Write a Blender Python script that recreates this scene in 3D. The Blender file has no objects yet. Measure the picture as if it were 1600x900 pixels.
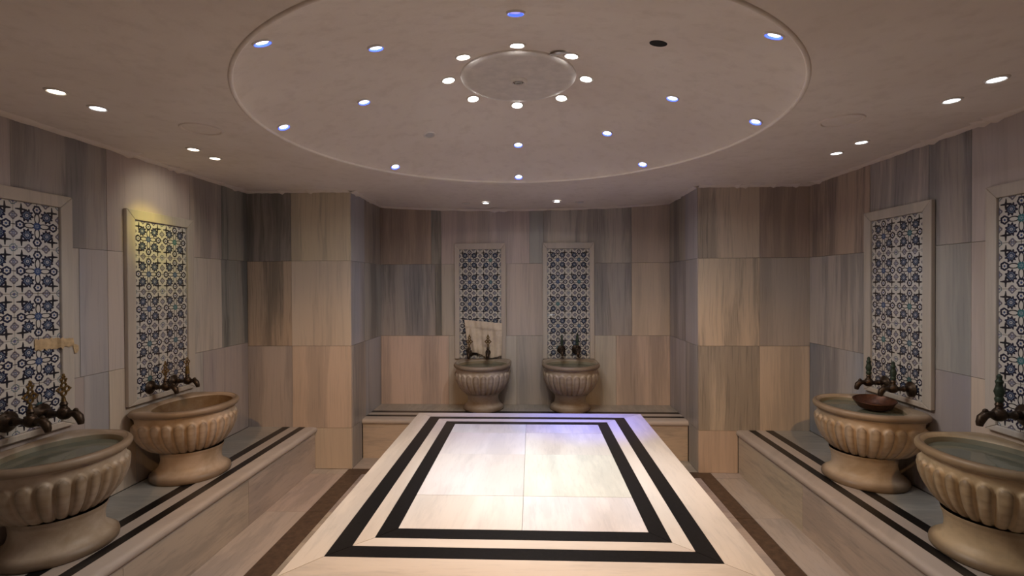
import bpy, math, random
from mathutils import Matrix, Vector, noise
R = random.Random(7)
PI = math.pi
scene = bpy.context.scene
COL = scene.collection

# ---------------------------------------------------------------- camera
cam_data = bpy.data.cameras.new('camera')
cam = bpy.data.objects.new('camera', cam_data)
COL.objects.link(cam)
cam_data.sensor_width = 36.0
cam_data.lens = 16.846
cam_data.clip_start = 0.02
YAW, PITCH, ROLL = 0.04081, 0.0088, -0.005005
cam.matrix_world = (Matrix.Translation((0, 0, 1.55)) @ Matrix.Rotation(YAW, 4, 'Z')
                    @ Matrix.Rotation(PI/2-PITCH, 4, 'X') @ Matrix.Rotation(ROLL, 4, 'Z'))
scene.camera = cam

# ---------------------------------------------------------------- world, exposure
w = bpy.data.worlds.new('world')
scene.world = w
w.use_nodes = True
w.node_tree.nodes['Background'].inputs[0].default_value = (0, 0, 0, 1)
w.node_tree.nodes['Background'].inputs[1].default_value = 0
scene.view_settings.view_transform = 'Standard'
scene.view_settings.look = 'None'
scene.view_settings.gamma = 1.0
scene.view_settings.exposure = 0.48
scene.cycles.max_bounces = 10
scene.cycles.diffuse_bounces = 6
scene.cycles.glossy_bounces = 4
scene.cycles.transmission_bounces = 6
scene.cycles.sample_clamp_indirect = 4.0
scene.cycles.caustics_reflective = False
scene.cycles.caustics_refractive = False
scene.cycles.blur_glossy = 1.0
scene.cycles.use_denoising = True

# light strengths (W) and colours, all used by the downlight builder below
P_CENTRE = 12.2
P_WARM = 29.0
WHITE = (0.86, 0.94, 1.0)
COOL = (0.74, 0.83, 1.0)
WARM = (1.0, 0.52, 0.19)
BLUE = (0.10, 0.16, 1.0)

# ================================================================ helpers
class MB:
    def __init__(s): s.v = []; s.f = []
    def box(s, x0, x1, y0, y1, z0, z1):
        n = len(s.v)
        s.v += [(x0,y0,z0),(x1,y0,z0),(x1,y1,z0),(x0,y1,z0),(x0,y0,z1),(x1,y0,z1),(x1,y1,z1),(x0,y1,z1)]
        s.f += [tuple(n+i for i in q) for q in ((0,3,2,1),(4,5,6,7),(0,1,5,4),(1,2,6,5),(2,3,7,6),(3,0,4,7))]
        return s
    def prism(s, poly, axis, a, b):
        """extrude a closed 2D polygon along an axis ('x','y','z')"""
        n = len(s.v); k = len(poly)
        for t in (a, b):
            for p, q in poly:
                s.v.append({'x': (t,p,q), 'y': (p,t,q), 'z': (p,q,t)}[axis])
        s.f.append(tuple(n+i for i in reversed(range(k))))
        s.f.append(tuple(n+k+i for i in range(k)))
        for i in range(k):
            j = (i+1) % k
            s.f.append((n+i, n+j, n+k+j, n+k+i))
        return s
    def rings(s, rings, closed=True, cap0=False, cap1=False):
        n = len(s.v); k = len(rings[0])
        for r in rings: s.v += [tuple(p) for p in r]
        for a in range(len(rings)-1):
            for i in range(k if closed else k-1):
                j = (i+1) % k
                s.f.append((n+a*k+i, n+a*k+j, n+(a+1)*k+j, n+(a+1)*k+i))
        if cap0: s.f.append(tuple(n+i for i in reversed(range(k))))
        if cap1: s.f.append(tuple(n+(len(rings)-1)*k+i for i in range(k)))
        return s
    def tube(s, pts, rad, seg=10, caps=True):
        pts = [Vector(p) for p in pts]
        rs = rad if isinstance(rad, (list, tuple)) else [rad]*len(pts)
        out = []
        t0 = (pts[1]-pts[0]).normalized()
        up = Vector((0,0,1)) if abs(t0.z) < .9 else Vector((1,0,0))
        nrm = t0.cross(up).normalized()
        for i, p in enumerate(pts):
            t = (pts[min(i+1, len(pts)-1)]-pts[max(i-1, 0)]).normalized()
            nrm = (nrm - t*nrm.dot(t)).normalized()
            b = t.cross(nrm)
            out.append([p + (nrm*math.cos(a)+b*math.sin(a))*rs[i] for a in (2*PI*j/seg for j in range(seg))])
        return s.rings(out, True, caps, caps)
    def torus(s, c, axis_u, axis_v, r, m, seg=20, ms=8):
        c = Vector(c); u = Vector(axis_u).normalized(); v = Vector(axis_v).normalized(); w_ = u.cross(v)
        rings = []
        for i in range(seg+1):
            a = 2*PI*i/seg; d = u*math.cos(a)+v*math.sin(a)
            rings.append([c+d*(r+m*math.cos(b))+w_*(m*math.sin(b)) for b in (2*PI*j/ms for j in range(ms))])
        return s.rings(rings)
    def lathe(s, prof, c=(0,0,0), seg=32, cap0=False, cap1=False):
        return s.rings([[(c[0]+r*math.cos(a), c[1]+r*math.sin(a), c[2]+z) for a in (2*PI*j/seg for j in range(seg))]
                        for r, z in prof], True, cap0, cap1)
    def ball(s, c, r, sx=1, sy=1, sz=1, seg=14, rows=8):
        prof = [(math.sin(PI*i/rows), -math.cos(PI*i/rows)) for i in range(rows+1)]
        prof[0] = (.001, -1); prof[-1] = (.001, 1)
        return s.rings([[(c[0]+r*sx*q*math.cos(a), c[1]+r*sy*q*math.sin(a), c[2]+r*sz*z)
                         for a in (2*PI*j/seg for j in range(seg))] for q, z in prof], True, True, True)
    def mesh(s, name, smooth=False):
        me = bpy.data.meshes.new(name)
        me.from_pydata(s.v, [], s.f)
        if smooth:
            me.polygons.foreach_set('use_smooth', [True]*len(me.polygons))
            try: me.set_sharp_from_angle(angle=math.radians(40))
            except Exception: pass
        me.update()
        return me

def link(name, me, m=None, parent=None, col=None, vein=None):
    o = bpy.data.objects.new(name, me)
    COL.objects.link(o)
    if m is not None and not me.materials: me.materials.append(m)
    if parent is not None: o.parent = parent
    if col is not None: o.color = (col[0], col[1], col[2], 1)
    o['vein'] = 0.5 if vein is None else float(vein)
    return o
def obj(name, mb, m, parent=None, smooth=False, col=None, vein=None, bevel=0):
    o = link(name, mb.mesh(name, smooth), m, parent, col, vein)
    if bevel:
        b = o.modifiers.new('bevel', 'BEVEL'); b.width = bevel; b.segments = 2; b.limit_method = 'ANGLE'
    return o
def tag(o, label=None, cat=None, group=None, kind=None):
    if label: o['label'] = label
    if cat: o['category'] = cat
    if group: o['group'] = group
    if kind: o['kind'] = kind
    return o
def empty(name, loc=(0,0,0), rz=0):
    o = bpy.data.objects.new(name, None)
    COL.objects.link(o)
    o.location = loc; o.rotation_euler = (0, 0, rz); o.empty_display_size = .1
    return o

# ================================================================ materials
class NT:
    def __init__(s, name):
        s.m = bpy.data.materials.new(name); s.m.use_nodes = True
        s.t = s.m.node_tree; s.b = s.t.nodes['Principled BSDF']
    def n(s, typ, **kw):
        nd = s.t.nodes.new(typ)
        for k, v in kw.items(): setattr(nd, k, v)
        return nd
    def put(s, sock, v):
        if v is None: return
        if hasattr(v, 'is_output') or isinstance(v, bpy.types.NodeSocket): s.t.links.new(v, sock)
        else: sock.default_value = v
    def math(s, op, a, b=None, c=None, clamp=False):
        nd = s.n('ShaderNodeMath', operation=op); nd.use_clamp = clamp
        s.put(nd.inputs[0], a); s.put(nd.inputs[1], b); s.put(nd.inputs[2], c)
        return nd.outputs[0]
    def mix(s, fac, a, b, blend='MIX'):
        nd = s.n('ShaderNodeMix', data_type='RGBA', blend_type=blend)
        s.put(nd.inputs[0], fac); s.put(nd.inputs[6], a); s.put(nd.inputs[7], b)
        return nd.outputs[2]
    def dot(s, v, d):
        nd = s.n('ShaderNodeVectorMath', operation='DOT_PRODUCT')
        s.put(nd.inputs[0], v); nd.inputs[1].default_value = d
        return nd.outputs['Value']
    def xyz(s, x, y, z):
        nd = s.n('ShaderNodeCombineXYZ')
        for i, q in enumerate((x, y, z)): s.put(nd.inputs[i], q)
        return nd.outputs[0]
    def noise(s, vec, scale, detail=4, rough=.55, dist=0):
        nd = s.n('ShaderNodeTexNoise'); s.put(nd.inputs['Vector'], vec)
        nd.inputs['Scale'].default_value = scale; nd.inputs['Detail'].default_value = detail
        nd.inputs['Roughness'].default_value = rough; nd.inputs['Distortion'].default_value = dist
        return nd.outputs['Fac']
    def ramp(s, fac, stops):
        nd = s.n('ShaderNodeValToRGB'); s.put(nd.inputs[0], fac)
        el = nd.color_ramp.elements
        while len(el) < len(stops): el.new(.5)
        for e, (p, c) in zip(el, stops):
            e.position = p; e.color = (c, c, c, 1) if not isinstance(c, tuple) else (*c, 1)
        return nd.outputs[0]
    def bump(s, h, strength, dist=.01):
        nd = s.n('ShaderNodeBump'); s.put(nd.inputs['Height'], h)
        nd.inputs['Strength'].default_value = strength; nd.inputs['Distance'].default_value = dist
        s.t.links.new(nd.outputs[0], s.b.inputs['Normal'])
    def sset(s, **kw):
        for k, v in kw.items(): s.put(s.b.inputs[k.replace('_', ' ')], v)

def marble(name, ud, vd, rough=.32, dark=(.44, .47, .51), stretch=.06):
    """striped marble: object colour is the stone's tint, property 'vein' how strong the stripes are;
    stripes vary along direction ud and run along vd"""
    k = NT(name)
    tc = k.n('ShaderNodeTexCoord').outputs['Object']
    oi = k.n('ShaderNodeObjectInfo')
    at = k.n('ShaderNodeAttribute', attribute_type='OBJECT', attribute_name='vein')
    rnd = oi.outputs['Random']
    u = k.dot(tc, ud); v = k.dot(tc, vd)
    wob = k.math('MULTIPLY', k.math('SUBTRACT', k.noise(k.xyz(u, v, k.math('MULTIPLY', rnd, 31)), 1.3, 2), .5), .06)
    uu = k.math('ADD', u, wob)
    vs = k.math('MULTIPLY', v, stretch)
    r1 = k.math('MULTIPLY', rnd, 57.0)
    p = k.xyz(k.math('ADD', uu, r1), vs, r1)
    broad = k.noise(p, 5.5, 3, .5)
    fine = k.noise(p, 30, 5, .65)
    warmth = k.noise(p, 3.5, 2, .5)
    f = k.math('ADD', k.math('MULTIPLY', broad, .68), k.math('MULTIPLY', fine, .32))
    fac = k.ramp(f, [(.41, 1.0), (.47, .75), (.51, .25), (.56, 0.0)])
    hair = k.math('MULTIPLY', k.ramp(k.noise(k.xyz(k.math('ADD', uu, r1), k.math('MULTIPLY', vs, .5), r1), 75, 3, .6), [(.36, 1.0), (.46, 0.0)]), .45)
    fac = k.math('MULTIPLY', k.math('ADD', fac, hair), at.outputs['Fac'], clamp=True)
    base = k.mix(k.math('MULTIPLY', k.ramp(warmth, [(.4, 0.), (.62, 1.)]), .35), oi.outputs['Color'], (.50, .41, .335, 1))
    darkc = k.mix(1.0, base, (*dark, 1), 'MULTIPLY')
    k.sset(Base_Color=k.mix(fac, base, darkc))
    k.sset(Roughness=rough)
    k.sset(Specular_IOR_Level=.5)
    return k.m
M_WALL = marble('striped_wall_marble', (1, 1, 0), (0, 0, 1), .30)
M_RISER = marble('bench_riser_marble', (0, 0, 1), (1, 1, 0), .4, stretch=.18)
M_ALONG_Y = marble('marble_veined_lengthwise', (1, 0, 0), (0, 1, 0), .30, stretch=.2)
M_ALONG_X = marble('marble_veined_crosswise', (0, 1, 0), (1, 0, 0), .30, stretch=.2)

def simple(name, col, rough=.5, metal=0, nscale=20, var=.25, bump=.1, spec=.5, bd=.003):
    k = NT(name)
    tc = k.n('ShaderNodeTexCoord').outputs['Object']
    nz = k.noise(tc, nscale, 5, .6)
    c = k.mix(k.ramp(nz, [(.35, 0.), (.68, 1.)]), tuple(a*(1-var) for a in col)+(1,), tuple(min(1, a*(1+var*.5)) for a in col)+(1,))
    k.sset(Base_Color=c, Roughness=rough, Metallic=metal, Specular_IOR_Level=spec)
    if bump: k.bump(nz, bump, bd)
    return k.m
M_BLACK = simple('black_marble', (.010, .010, .011), .30, nscale=60, var=.5, bump=.02, spec=.3)
M_BROWN = simple('brown_marble', (.11, .072, .05), .42, nscale=25, var=.4, bump=.03)
M_CORE = simple('stone_bedding', (.30, .27, .24), .9)
M_BRONZE = simple('aged_bronze', (.06, .04, .027), .42, .75, 60, .5, .3)
M_VERDI = simple('verdigris_bronze', (.035, .055, .038), .5, .4, 60, .5, .3)
M_BRASS = simple('tarnished_brass', (.21, .135, .05), .40, .75, 80, .5, .25)
M_COPPER = simple('tarnished_copper', (.11, .045, .026), .42, .5, 50, .4, .2)
M_STEEL = simple('pale_grey_metal', (.62, .62, .62), .35, .3, 30, .1, 0)
M_CLOTH = simple('off_white_cloth', (.66, .56, .46), .9, nscale=30, var=.1, bump=.25)
M_TAPE = simple('yellowed_tape', (.52, .38, .22), .55, nscale=40, var=.25, bump=.3)
M_DARK = simple('dark_opening', (.012, .013, .014), .9, bump=0)

def plaster():
    k = NT('ceiling_plaster')
    tc = k.n('ShaderNodeTexCoord').outputs['Object']
    a = k.noise(tc, 1.1, 4, .55); b = k.noise(tc, 14, 5, .6); c = k.noise(k.xyz(k.dot(tc, (.4, 0, 0)), k.dot(tc, (0, 1.3, 0)), 0.), 2.3, 3)
    col = k.mix(k.ramp(a, [(.35, 0.), (.65, 1.)]), (.77, .69, .62, 1), (.86, .79, .725, 1))
    col = k.mix(k.math('MULTIPLY', k.ramp(b, [(.5, 0.), (.75, 1.)]), .3), col, (.56, .48, .41, 1))
    k.sset(Base_Color=col, Roughness=.85, Specular_IOR_Level=.25)
    h = k.math('ADD', k.math('MULTIPLY', b, .25), k.math('MULTIPLY', c, 1.2))
    k.bump(h, .35, .02)
    return k.m
M_PLASTER = plaster()
M_CAP = simple('painted_cover', (.76, .71, .66), .6, nscale=20, var=.1, bump=.05)

def carved():
    k = NT('carved_basin_marble')
    tc = k.n('ShaderNodeTexCoord').outputs['Object']
    oi = k.n('ShaderNodeObjectInfo')
    off = k.n('ShaderNodeVectorMath', operation='ADD'); k.put(off.inputs[0], tc)
    k.put(off.inputs[1], k.xyz(k.math('MULTIPLY', oi.outputs['Random'], 13), 0., 0.))
    a = k.noise(off.outputs[0], 5, 5, .6, .4); b = k.noise(off.outputs[0], 28, 4, .6)
    col = k.mix(k.math('MULTIPLY', k.ramp(a, [(.42, 0.), (.62, 1.)]), .6), oi.outputs['Color'], (.29, .21, .12, 1))
    col = k.mix(k.math('MULTIPLY', k.ramp(b, [(.5, 0.), (.8, 1.)]), .35), col, (.33, .28, .22, 1))
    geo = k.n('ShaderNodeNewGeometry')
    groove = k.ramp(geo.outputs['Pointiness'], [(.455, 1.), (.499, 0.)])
    col = k.mix(k.math('MULTIPLY', groove, .75), col, (.13, .085, .05, 1))   # darker brown in the carved grooves
    k.sset(Base_Color=col, Roughness=k.math('ADD', .38, k.math('MULTIPLY', b, .2)))
    k.bump(b, .12, .004)
    return k.m
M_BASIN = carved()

def water():
    k = NT('basin_water')
    tc = k.n('ShaderNodeTexCoord').outputs['Object']
    k.sset(Base_Color=(.27, .29, .23, 1), Roughness=.05, IOR=1.33, Transmission_Weight=.55)
    k.bump(k.noise(tc, 9, 2), .12, .01)
    return k.m
M_WATER = water()

def emit(name, col, strength):
    k = NT(name)
    k.sset(Base_Color=(*col, 1), Emission_Color=(*col, 1), Emission_Strength=strength, Roughness=.3)
    return k.m
E_WHITE = emit('lit_lens_white', (1, .98, .95), 30)
E_COOL = emit('lit_lens_cool', (.88, .93, 1), 6)
E_WARM = emit('lit_lens_warm', (1, .9, .72), 6)
E_BLUE = emit('lit_ring_blue', (.05, .10, 1), 1.6)
E_DIM = emit('lit_lens_dim_violet', (.45, .42, .95), .6)

def tile_material():
    """Iznik style tile drawn with distance functions on the tile's own square (object coords -0.5..0.5)"""
    k = NT('painted_ceramic_tile')
    M = k.math
    uvn = k.n('ShaderNodeUVMap'); uvn.uv_map = 'tile'
    sep = k.n('ShaderNodeSeparateXYZ'); k.put(sep.inputs[0], uvn.outputs[0])
    oi = k.n('ShaderNodeObjectInfo')
    geo = k.n('ShaderNodeTexCoord').outputs['Object']
    wn = k.math('MULTIPLY', k.math('SUBTRACT', k.noise(geo, 60, 2), .5), .022)
    ux = M('ADD', M('SUBTRACT', sep.outputs[0], .5), wn); uy = M('SUBTRACT', M('SUBTRACT', sep.outputs[1], .5), wn)
    ax = M('ABSOLUTE', ux); ay = M('ABSOLUTE', uy)
    a = M('MAXIMUM', ax, ay); b = M('MINIMUM', ax, ay)
    def L(x, y, cx, cy):
        dx = M('SUBTRACT', x, cx); dy = M('SUBTRACT', y, cy)
        return dx, dy, M('SQRT', M('ADD', M('MULTIPLY', dx, dx), M('MULTIPLY', dy, dy)))
    def below(d, t, s=.008): return M('MULTIPLY_ADD', M('SUBTRACT', t, d), 1/s, .5, clamp=True)
    def band(d, lo, hi, s=.008): return M('MULTIPLY', below(d, hi, s), M('SUBTRACT', 1., below(d, lo, s)))
    def petal(dx, dy, d, n, amp, ph=0):
        ang = M('ARCTAN2', dy, dx)
        return M('MULTIPLY_ADD', M('COSINE', M('MULTIPLY_ADD', ang, float(n), ph)), amp, d)
    navy = (.010, .013, .042, 1); blue = (.035, .065, .17, 1); teal = (.04, .14, .16, 1); ink = (.010, .011, .020, 1)
    white = (.56, .54, .51, 1); grey = (.13, .12, .15, 1)
    col = k.mix(k.ramp(k.noise(geo, 14, 3), [(.3, 0.), (.7, 1.)]), (.50, .48, .45, 1), white)
    # almond shaped petals round the centre
    dx, dy, _ = L(a, b, .165, 0.)
    e = M('SQRT', M('ADD', M('POWER', M('MULTIPLY', dx, 1/.125), 2.), M('POWER', M('MULTIPLY', dy, 1/.055), 2.)))
    col = k.mix(band(e, .72, 1.12, .1), col, ink)
    # centre star
    dx, dy, d = L(ux, uy, 0., 0.)
    sc = k.mix(k.ramp(oi.outputs['Random'], [(.35, 0.), (.65, 1.)]), blue, teal)
    col = k.mix(below(petal(dx, dy, d, 12, .014), .082), col, sc)
    col = k.mix(band(petal(dx, dy, d, 6, .01), .022, .034), col, (.30, .36, .42, 1))
    # stem lines from petal to tile edge and between hexagons
    col = k.mix(M('MULTIPLY', below(b, .008), below(M('SUBTRACT', .27, a), 0.)), col, ink)
    # hexagon rings
    dx, dy, d = L(a, b, .36, 0.)
    h = petal(dx, dy, d, 6, .006)
    col = k.mix(below(h, .096), col, navy)
    col = k.mix(below(h, .054), col, white)
    col = k.mix(below(h, .026), col, blue)
    # large blossoms on the diagonals
    dx, dy, d = L(a, b, .215, .215)
    p1 = petal(dx, dy, d, 9, .022)
    col = k.mix(below(p1, .128), col, navy)
    col = k.mix(band(petal(dx, dy, d, 9, .012, 1.0), .062, .078), col, (.16, .21, .28, 1))
    col = k.mix(below(d, .046), col, (.07, .10, .17, 1))
    col = k.mix(band(d, .018, .030), col, white)
    # small diamond blossoms on the edges
    dx, dy, d = L(a, b, .5, .19)
    q = petal(dx, dy, d, 4, -.012)
    col = k.mix(band(q, .045, .084), col, grey)
    col = k.mix(below(petal(dx, dy, d, 6, .006), .038), col, (.16, .17, .27, 1))
    col = k.mix(below(d, .012), col, white)
    # corner rosette
    dx, dy, d = L(a, b, .5, .5)
    q = petal(dx, dy, d, 8, .008)
    col = k.mix(band(q, .058, .082), col, (.13, .17, .20, 1))
    col = k.mix(below(q, .034), col, (.15, .16, .30, 1))
    # crosses at the frame corners: arms that taper
    dx, dy, d = L(a, b, .335, .335)
    adx = M('ABSOLUTE', dx); ady = M('ABSOLUTE', dy)
    l_ = M('MAXIMUM', adx, ady); s_ = M('MINIMUM', adx, ady)
    wid = M('MULTIPLY_ADD', l_, -.14, .029)
    col = k.mix(M('MULTIPLY', below(s_, wid), below(l_, .125)), col, ink)
    k.sset(Base_Color=col, Roughness=.22, Specular_IOR_Level=.5)
    k.sset(Coat_Weight=.3, Coat_Roughness=.1)
    return k.m
M_TILE = tile_material()

# ================================================================ room dimensions
XL, XR = -2.40, 2.24          # side walls
YP, YB = 3.956, 4.756         # face of the piers, back of the niche
XPL, XPR = -1.515, 1.355      # inner corners of the piers
YF, YE = 0.98, -1.5           # face of the front piers, end of the entry
ZC = 2.335                    # flat ceiling
T = .02                       # thickness of cladding
BEIGE = (.62, .52, .435); PALE = (.53, .48, .45); MID = (.47, .43, .405); GREY = (.365, .35, .345)
BLUEG = (.385, .385, .42); DARK = (.30, .285, .27); GREEN = (.25, .265, .25); BROWN = (.46, .38, .31)
CO = [0.0, .345, 1.035, 1.75, ZC+.01]
G = .0011

def struct(name, mb, m=M_CORE, **kw):
    o = obj(name, mb, m, **kw); o['kind'] = 'structure'; return o

def clad(parent, axis, plane, sgn, courses, zs):
    """marble slabs on a wall. axis 'x': wall plane x=plane, slabs run in y. sgn = direction of the room."""
    for (segs, (z0, z1)) in zip(courses, zs):
        for (a, b, colr, vein) in segs:
            pr = R.uniform(-.0012, .0012)
            p0, p1 = sorted((plane - sgn*T, plane + sgn*pr))
            mb = MB()
            if axis == 'x': mb.box(p0, p1, a+G, b-G, z0+G, z1-G)
            else: mb.box(a+G, b-G, p0, p1, z0+G, z1-G)
            c = tuple(q*R.uniform(.96, 1.04) for q in colr)
            obj('marble_slab', mb, M_WALL, parent, col=c, vein=vein)
def zpairs(*z): return list(zip(z[:-1], z[1:]))

# ---------------------------------------------------------------- walls
wl = struct('wall_left', MB().box(XL-.14, XL-T-.001, YF, YP+.02, 0, ZC+.02))
clad(wl, 'x', XL, 1, [
    [(YF, 1.55, MID, .5), (1.55, 2.12, PALE, .35), (2.12, 2.62, GREY, .6), (2.62, 3.28, PALE, .3), (3.28, 3.625, MID, .6), (3.625, YP, DARK, .9)],
    [(YF, 1.55, GREY, .5), (1.55, 2.45, MID, .5), (2.45, 2.62, BLUEG, .4), (2.62, 3.28, PALE, .3), (3.28, 3.62, PALE, .6), (3.62, YP, GREEN, 1.0)],
    [(YF, 1.60, MID, .5), (1.60, 2.47, MID, .3), (2.47, 2.62, BLUEG, .25), (2.62, 2.80, BEIGE, .3), (2.80, 3.40, MID, .4), (3.40, YP, GREY, .45)]],
    [(CO[3], CO[4]), (CO[2]+.03, CO[3]), (.352, CO[2]+.03)])
wr = struct('wall_right', MB().box(XR+T+.001, XR+.14, YF, YP+.02, 0, ZC+.02))
clad(wr, 'x', XR, -1, [
    [(YF, 1.55, MID, .5), (1.55, 2.10, GREY, .5), (2.10, 2.537, PALE, .25), (2.537, 2.80, GREY, .7), (2.80, 3.27, PALE, .7), (3.27, YP, BROWN, .8)],
    [(YF, 1.55, GREY, .5), (1.55, 2.10, MID, .4), (2.10, 2.537, PALE, .25), (2.537, 2.90, GREY, .35), (2.90, 3.31, BLUEG, .4), (3.31, YP, MID, .75)],
    [(YF, 1.60, MID, .5), (1.60, 2.20, MID, .4), (2.20, 2.537, BEIGE, .25), (2.537, 2.90, GREY, .25), (2.90, 3.31, GREY, .5), (3.31, YP, BLUEG, .7)]],
    [(CO[3], CO[4]), (CO[2]+.03, CO[3]), (.352, CO[2]+.03)])

pl = struct('wall_back_left', MB().box(XL-.14, XPL-T-.001, YP+T+.001, YB+.14, 0, ZC+.02))
clad(pl, 'y', YP, -1, [
    [(XL, -2.02, DARK, .8), (-2.02, XPL, BEIGE, .45)],
    [(XL, -2.02, BROWN, .9), (-2.02, XPL, BEIGE, .4)],
    [(XL, -2.02, MID, .5), (-2.02, XPL, BEIGE, .45)],
    [(-1.83, XPL, BEIGE, .2)]],
    [(CO[3], CO[4]), (CO[2], CO[3]), (CO[1], CO[2]), (0, CO[1])])
clad(pl, 'x', XPL, 1, [
    [(YP+T+.001, 4.30, BLUEG, .6), (4.30, YB, DARK, .8)],
    [(YP+T+.001, 4.30, BLUEG, .5), (4.30, YB, GREY, .8)],
    [(YP+T+.001, 4.30, GREY, .7), (4.30, YB, BLUEG, .5)],
    [(YP+T+.001, 4.20, GREY, .4)]],
    [(CO[3], CO[4]), (CO[2], CO[3]), (CO[1], CO[2]), (0, CO[1])])
pr_ = struct('wall_back_right', MB().box(XPR+T+.001, XR+.14, YP+T+.001, YB+.14, 0, ZC+.02))
clad(pr_, 'y', YP, -1, [
    [(XPR, 1.845, BEIGE, .75), (1.845, XR, BROWN, .45)],
    [(XPR, 1.845, BEIGE, .75), (1.845, XR, MID, .4)],
    [(XPR, 1.845, BEIGE, .65), (1.845, XR, BEIGE, .4)],
    [(XPR, 1.67, BEIGE, .25)]],
    [(CO[3], CO[4]), (CO[2], CO[3]), (CO[1], CO[2]), (0, CO[1])])
clad(pr_, 'x', XPR, -1, [
    [(YP+T+.001, 4.28, BLUEG, .4), (4.28, YB, DARK, .8)],
    [(YP+T+.001, 4.28, BLUEG, .3), (4.28, YB, GREY, .7)],
    [(YP+T+.001, 4.28, GREY, .6), (4.28, YB, BLUEG, .6)],
    [(YP+T+.001, 4.20, GREY, .3)]],
    [(CO[3], CO[4]), (CO[2], CO[3]), (CO[1], CO[2]), (0, CO[1])])
wb = struct('wall_back', MB().box(XPL-.01, XPR+.01, YB+T+.001, YB+.14, 0, ZC+.02))
clad(wb, 'y', YB, -1, [
    [(XPL, -1.00, BROWN, .5), (-1.00, -.90, GREEN, .9), (-.90, -.02, PALE, .4), (-.02, .12, GREY, .3), (.12, .985, MID, .7), (.985, XPR, BEIGE, .3)],
    [(XPL, -.96, GREY, .7), (-.96, -.90, DARK, .9), (-.90, -.25, MID, .5), (-.25, .12, PALE, .35), (.12, .985, GREY, .6), (.985, XPR, BEIGE, .3)],
    [(XPL, -.83, BEIGE, .5), (-.83, -.15, PALE, .3), (-.15, .30, MID, .4), (.30, .83, PALE, .35), (.83, XPR, BEIGE, .5)]],
    [(CO[3], CO[4]), (CO[2], CO[3]), (CO[1], CO[2])])

# the side of the room behind the photographer, mirrored in plain courses
def plain(y0, y1, n):
    out = []
    for c in range(4):
        out.append([(y0+(y1-y0)*i/n, y0+(y1-y0)*(i+1)/n, R.choice((MID, BEIGE, PALE, GREY)), R.uniform(.3, .7)) for i in range(n)])
    return out
zall = [(CO[3], CO[4]), (CO[2], CO[3]), (CO[1], CO[2]), (0, CO[1])]
fl = struct('wall_front_left', MB().box(XL-.14, XPL-T-.001, YE-.14, YF-T-.001, 0, ZC+.02))
clad(fl, 'y', YF, 1, plain(XL, XPL, 2), zall)
clad(fl, 'x', XPL, 1, plain(YE, YF-T-.001, 4), zall)
fr = struct('wall_front_right', MB().box(XPR+T+.001, XR+.14, YE-.14, YF-T-.001, 0, ZC+.02))
clad(fr, 'y', YF, 1, plain(XPR, XR, 2), zall)
clad(fr, 'x', XPR, -1, plain(YE, YF-T-.001, 4), zall)
wf = struct('wall_front', MB().box(XPL-.01, XPR+.01, YE-.14, YE-T-.001, 0, ZC+.02))
clad(wf, 'y', YE, 1, plain(XPL, XPR, 5), zall)

# ---------------------------------------------------------------- floor
fo = struct('floor', MB().box(XL-.14, XR+.14, YE-.14, YB+.14, -.06, -.021))
def ftile(x0, x1, y0, y1, m, colr, vein=.4, name='floor_slab'):
    mb = MB().box(x0+G, x1-G, y0+G, y1-G, -.02, R.uniform(-.0008, 0))
    obj(name, mb, m, fo, col=tuple(q*R.uniform(.95, 1.05) for q in colr), vein=vein)
SL0, SL1, SR0, SR1 = -1.542, -1.395, 1.335, 1.450
ys = [YF, 1.72, 2.46, 3.20, 3.85]
for a, b in zip(ys[:-1], ys[1:]):
    ftile(XL, SL0, a, b, M_ALONG_Y, PALE, .4)
    ftile(SR1, XR, a, b, M_ALONG_Y, PALE, .4)
    ftile(SL0, SL1, a, b, M_BROWN, BROWN, name='brown_floor_strip')
    ftile(SR0, SR1, a, b, M_BROWN, BROWN, name='brown_floor_strip')
    xs = [SL1, -.85, -.3, .25, .8, SR0]
    for c, d in zip(xs[:-1], xs[1:]): ftile(c, d, a, b, M_ALONG_X, PALE, .45)
ftile(XL, SL0, 3.85, YP, M_ALONG_Y, PALE, .3); ftile(SR1, XR, 3.85, YP, M_ALONG_Y, PALE, .3)
xs = [SL0, -.8, 0, .8, SR1]
for c, d in zip(xs[:-1], xs[1:]): ftile(c, d, 3.85, 3.965, M_BROWN, BROWN, name='brown_floor_strip')
xs = [XPL, -.8, 0, .8, XPR]
for c, d in zip(xs[:-1], xs[1:]): ftile(c, d, 3.966, 4.22, M_ALONG_X, MID, .4)
for i in range(4):
    for c, d in zip(xs[:-1], xs[1:]): ftile(c, d, YE+(YF-YE)*i/4, YE+(YF-YE)*(i+1)/4, M_ALONG_X, PALE, .4)

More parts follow.
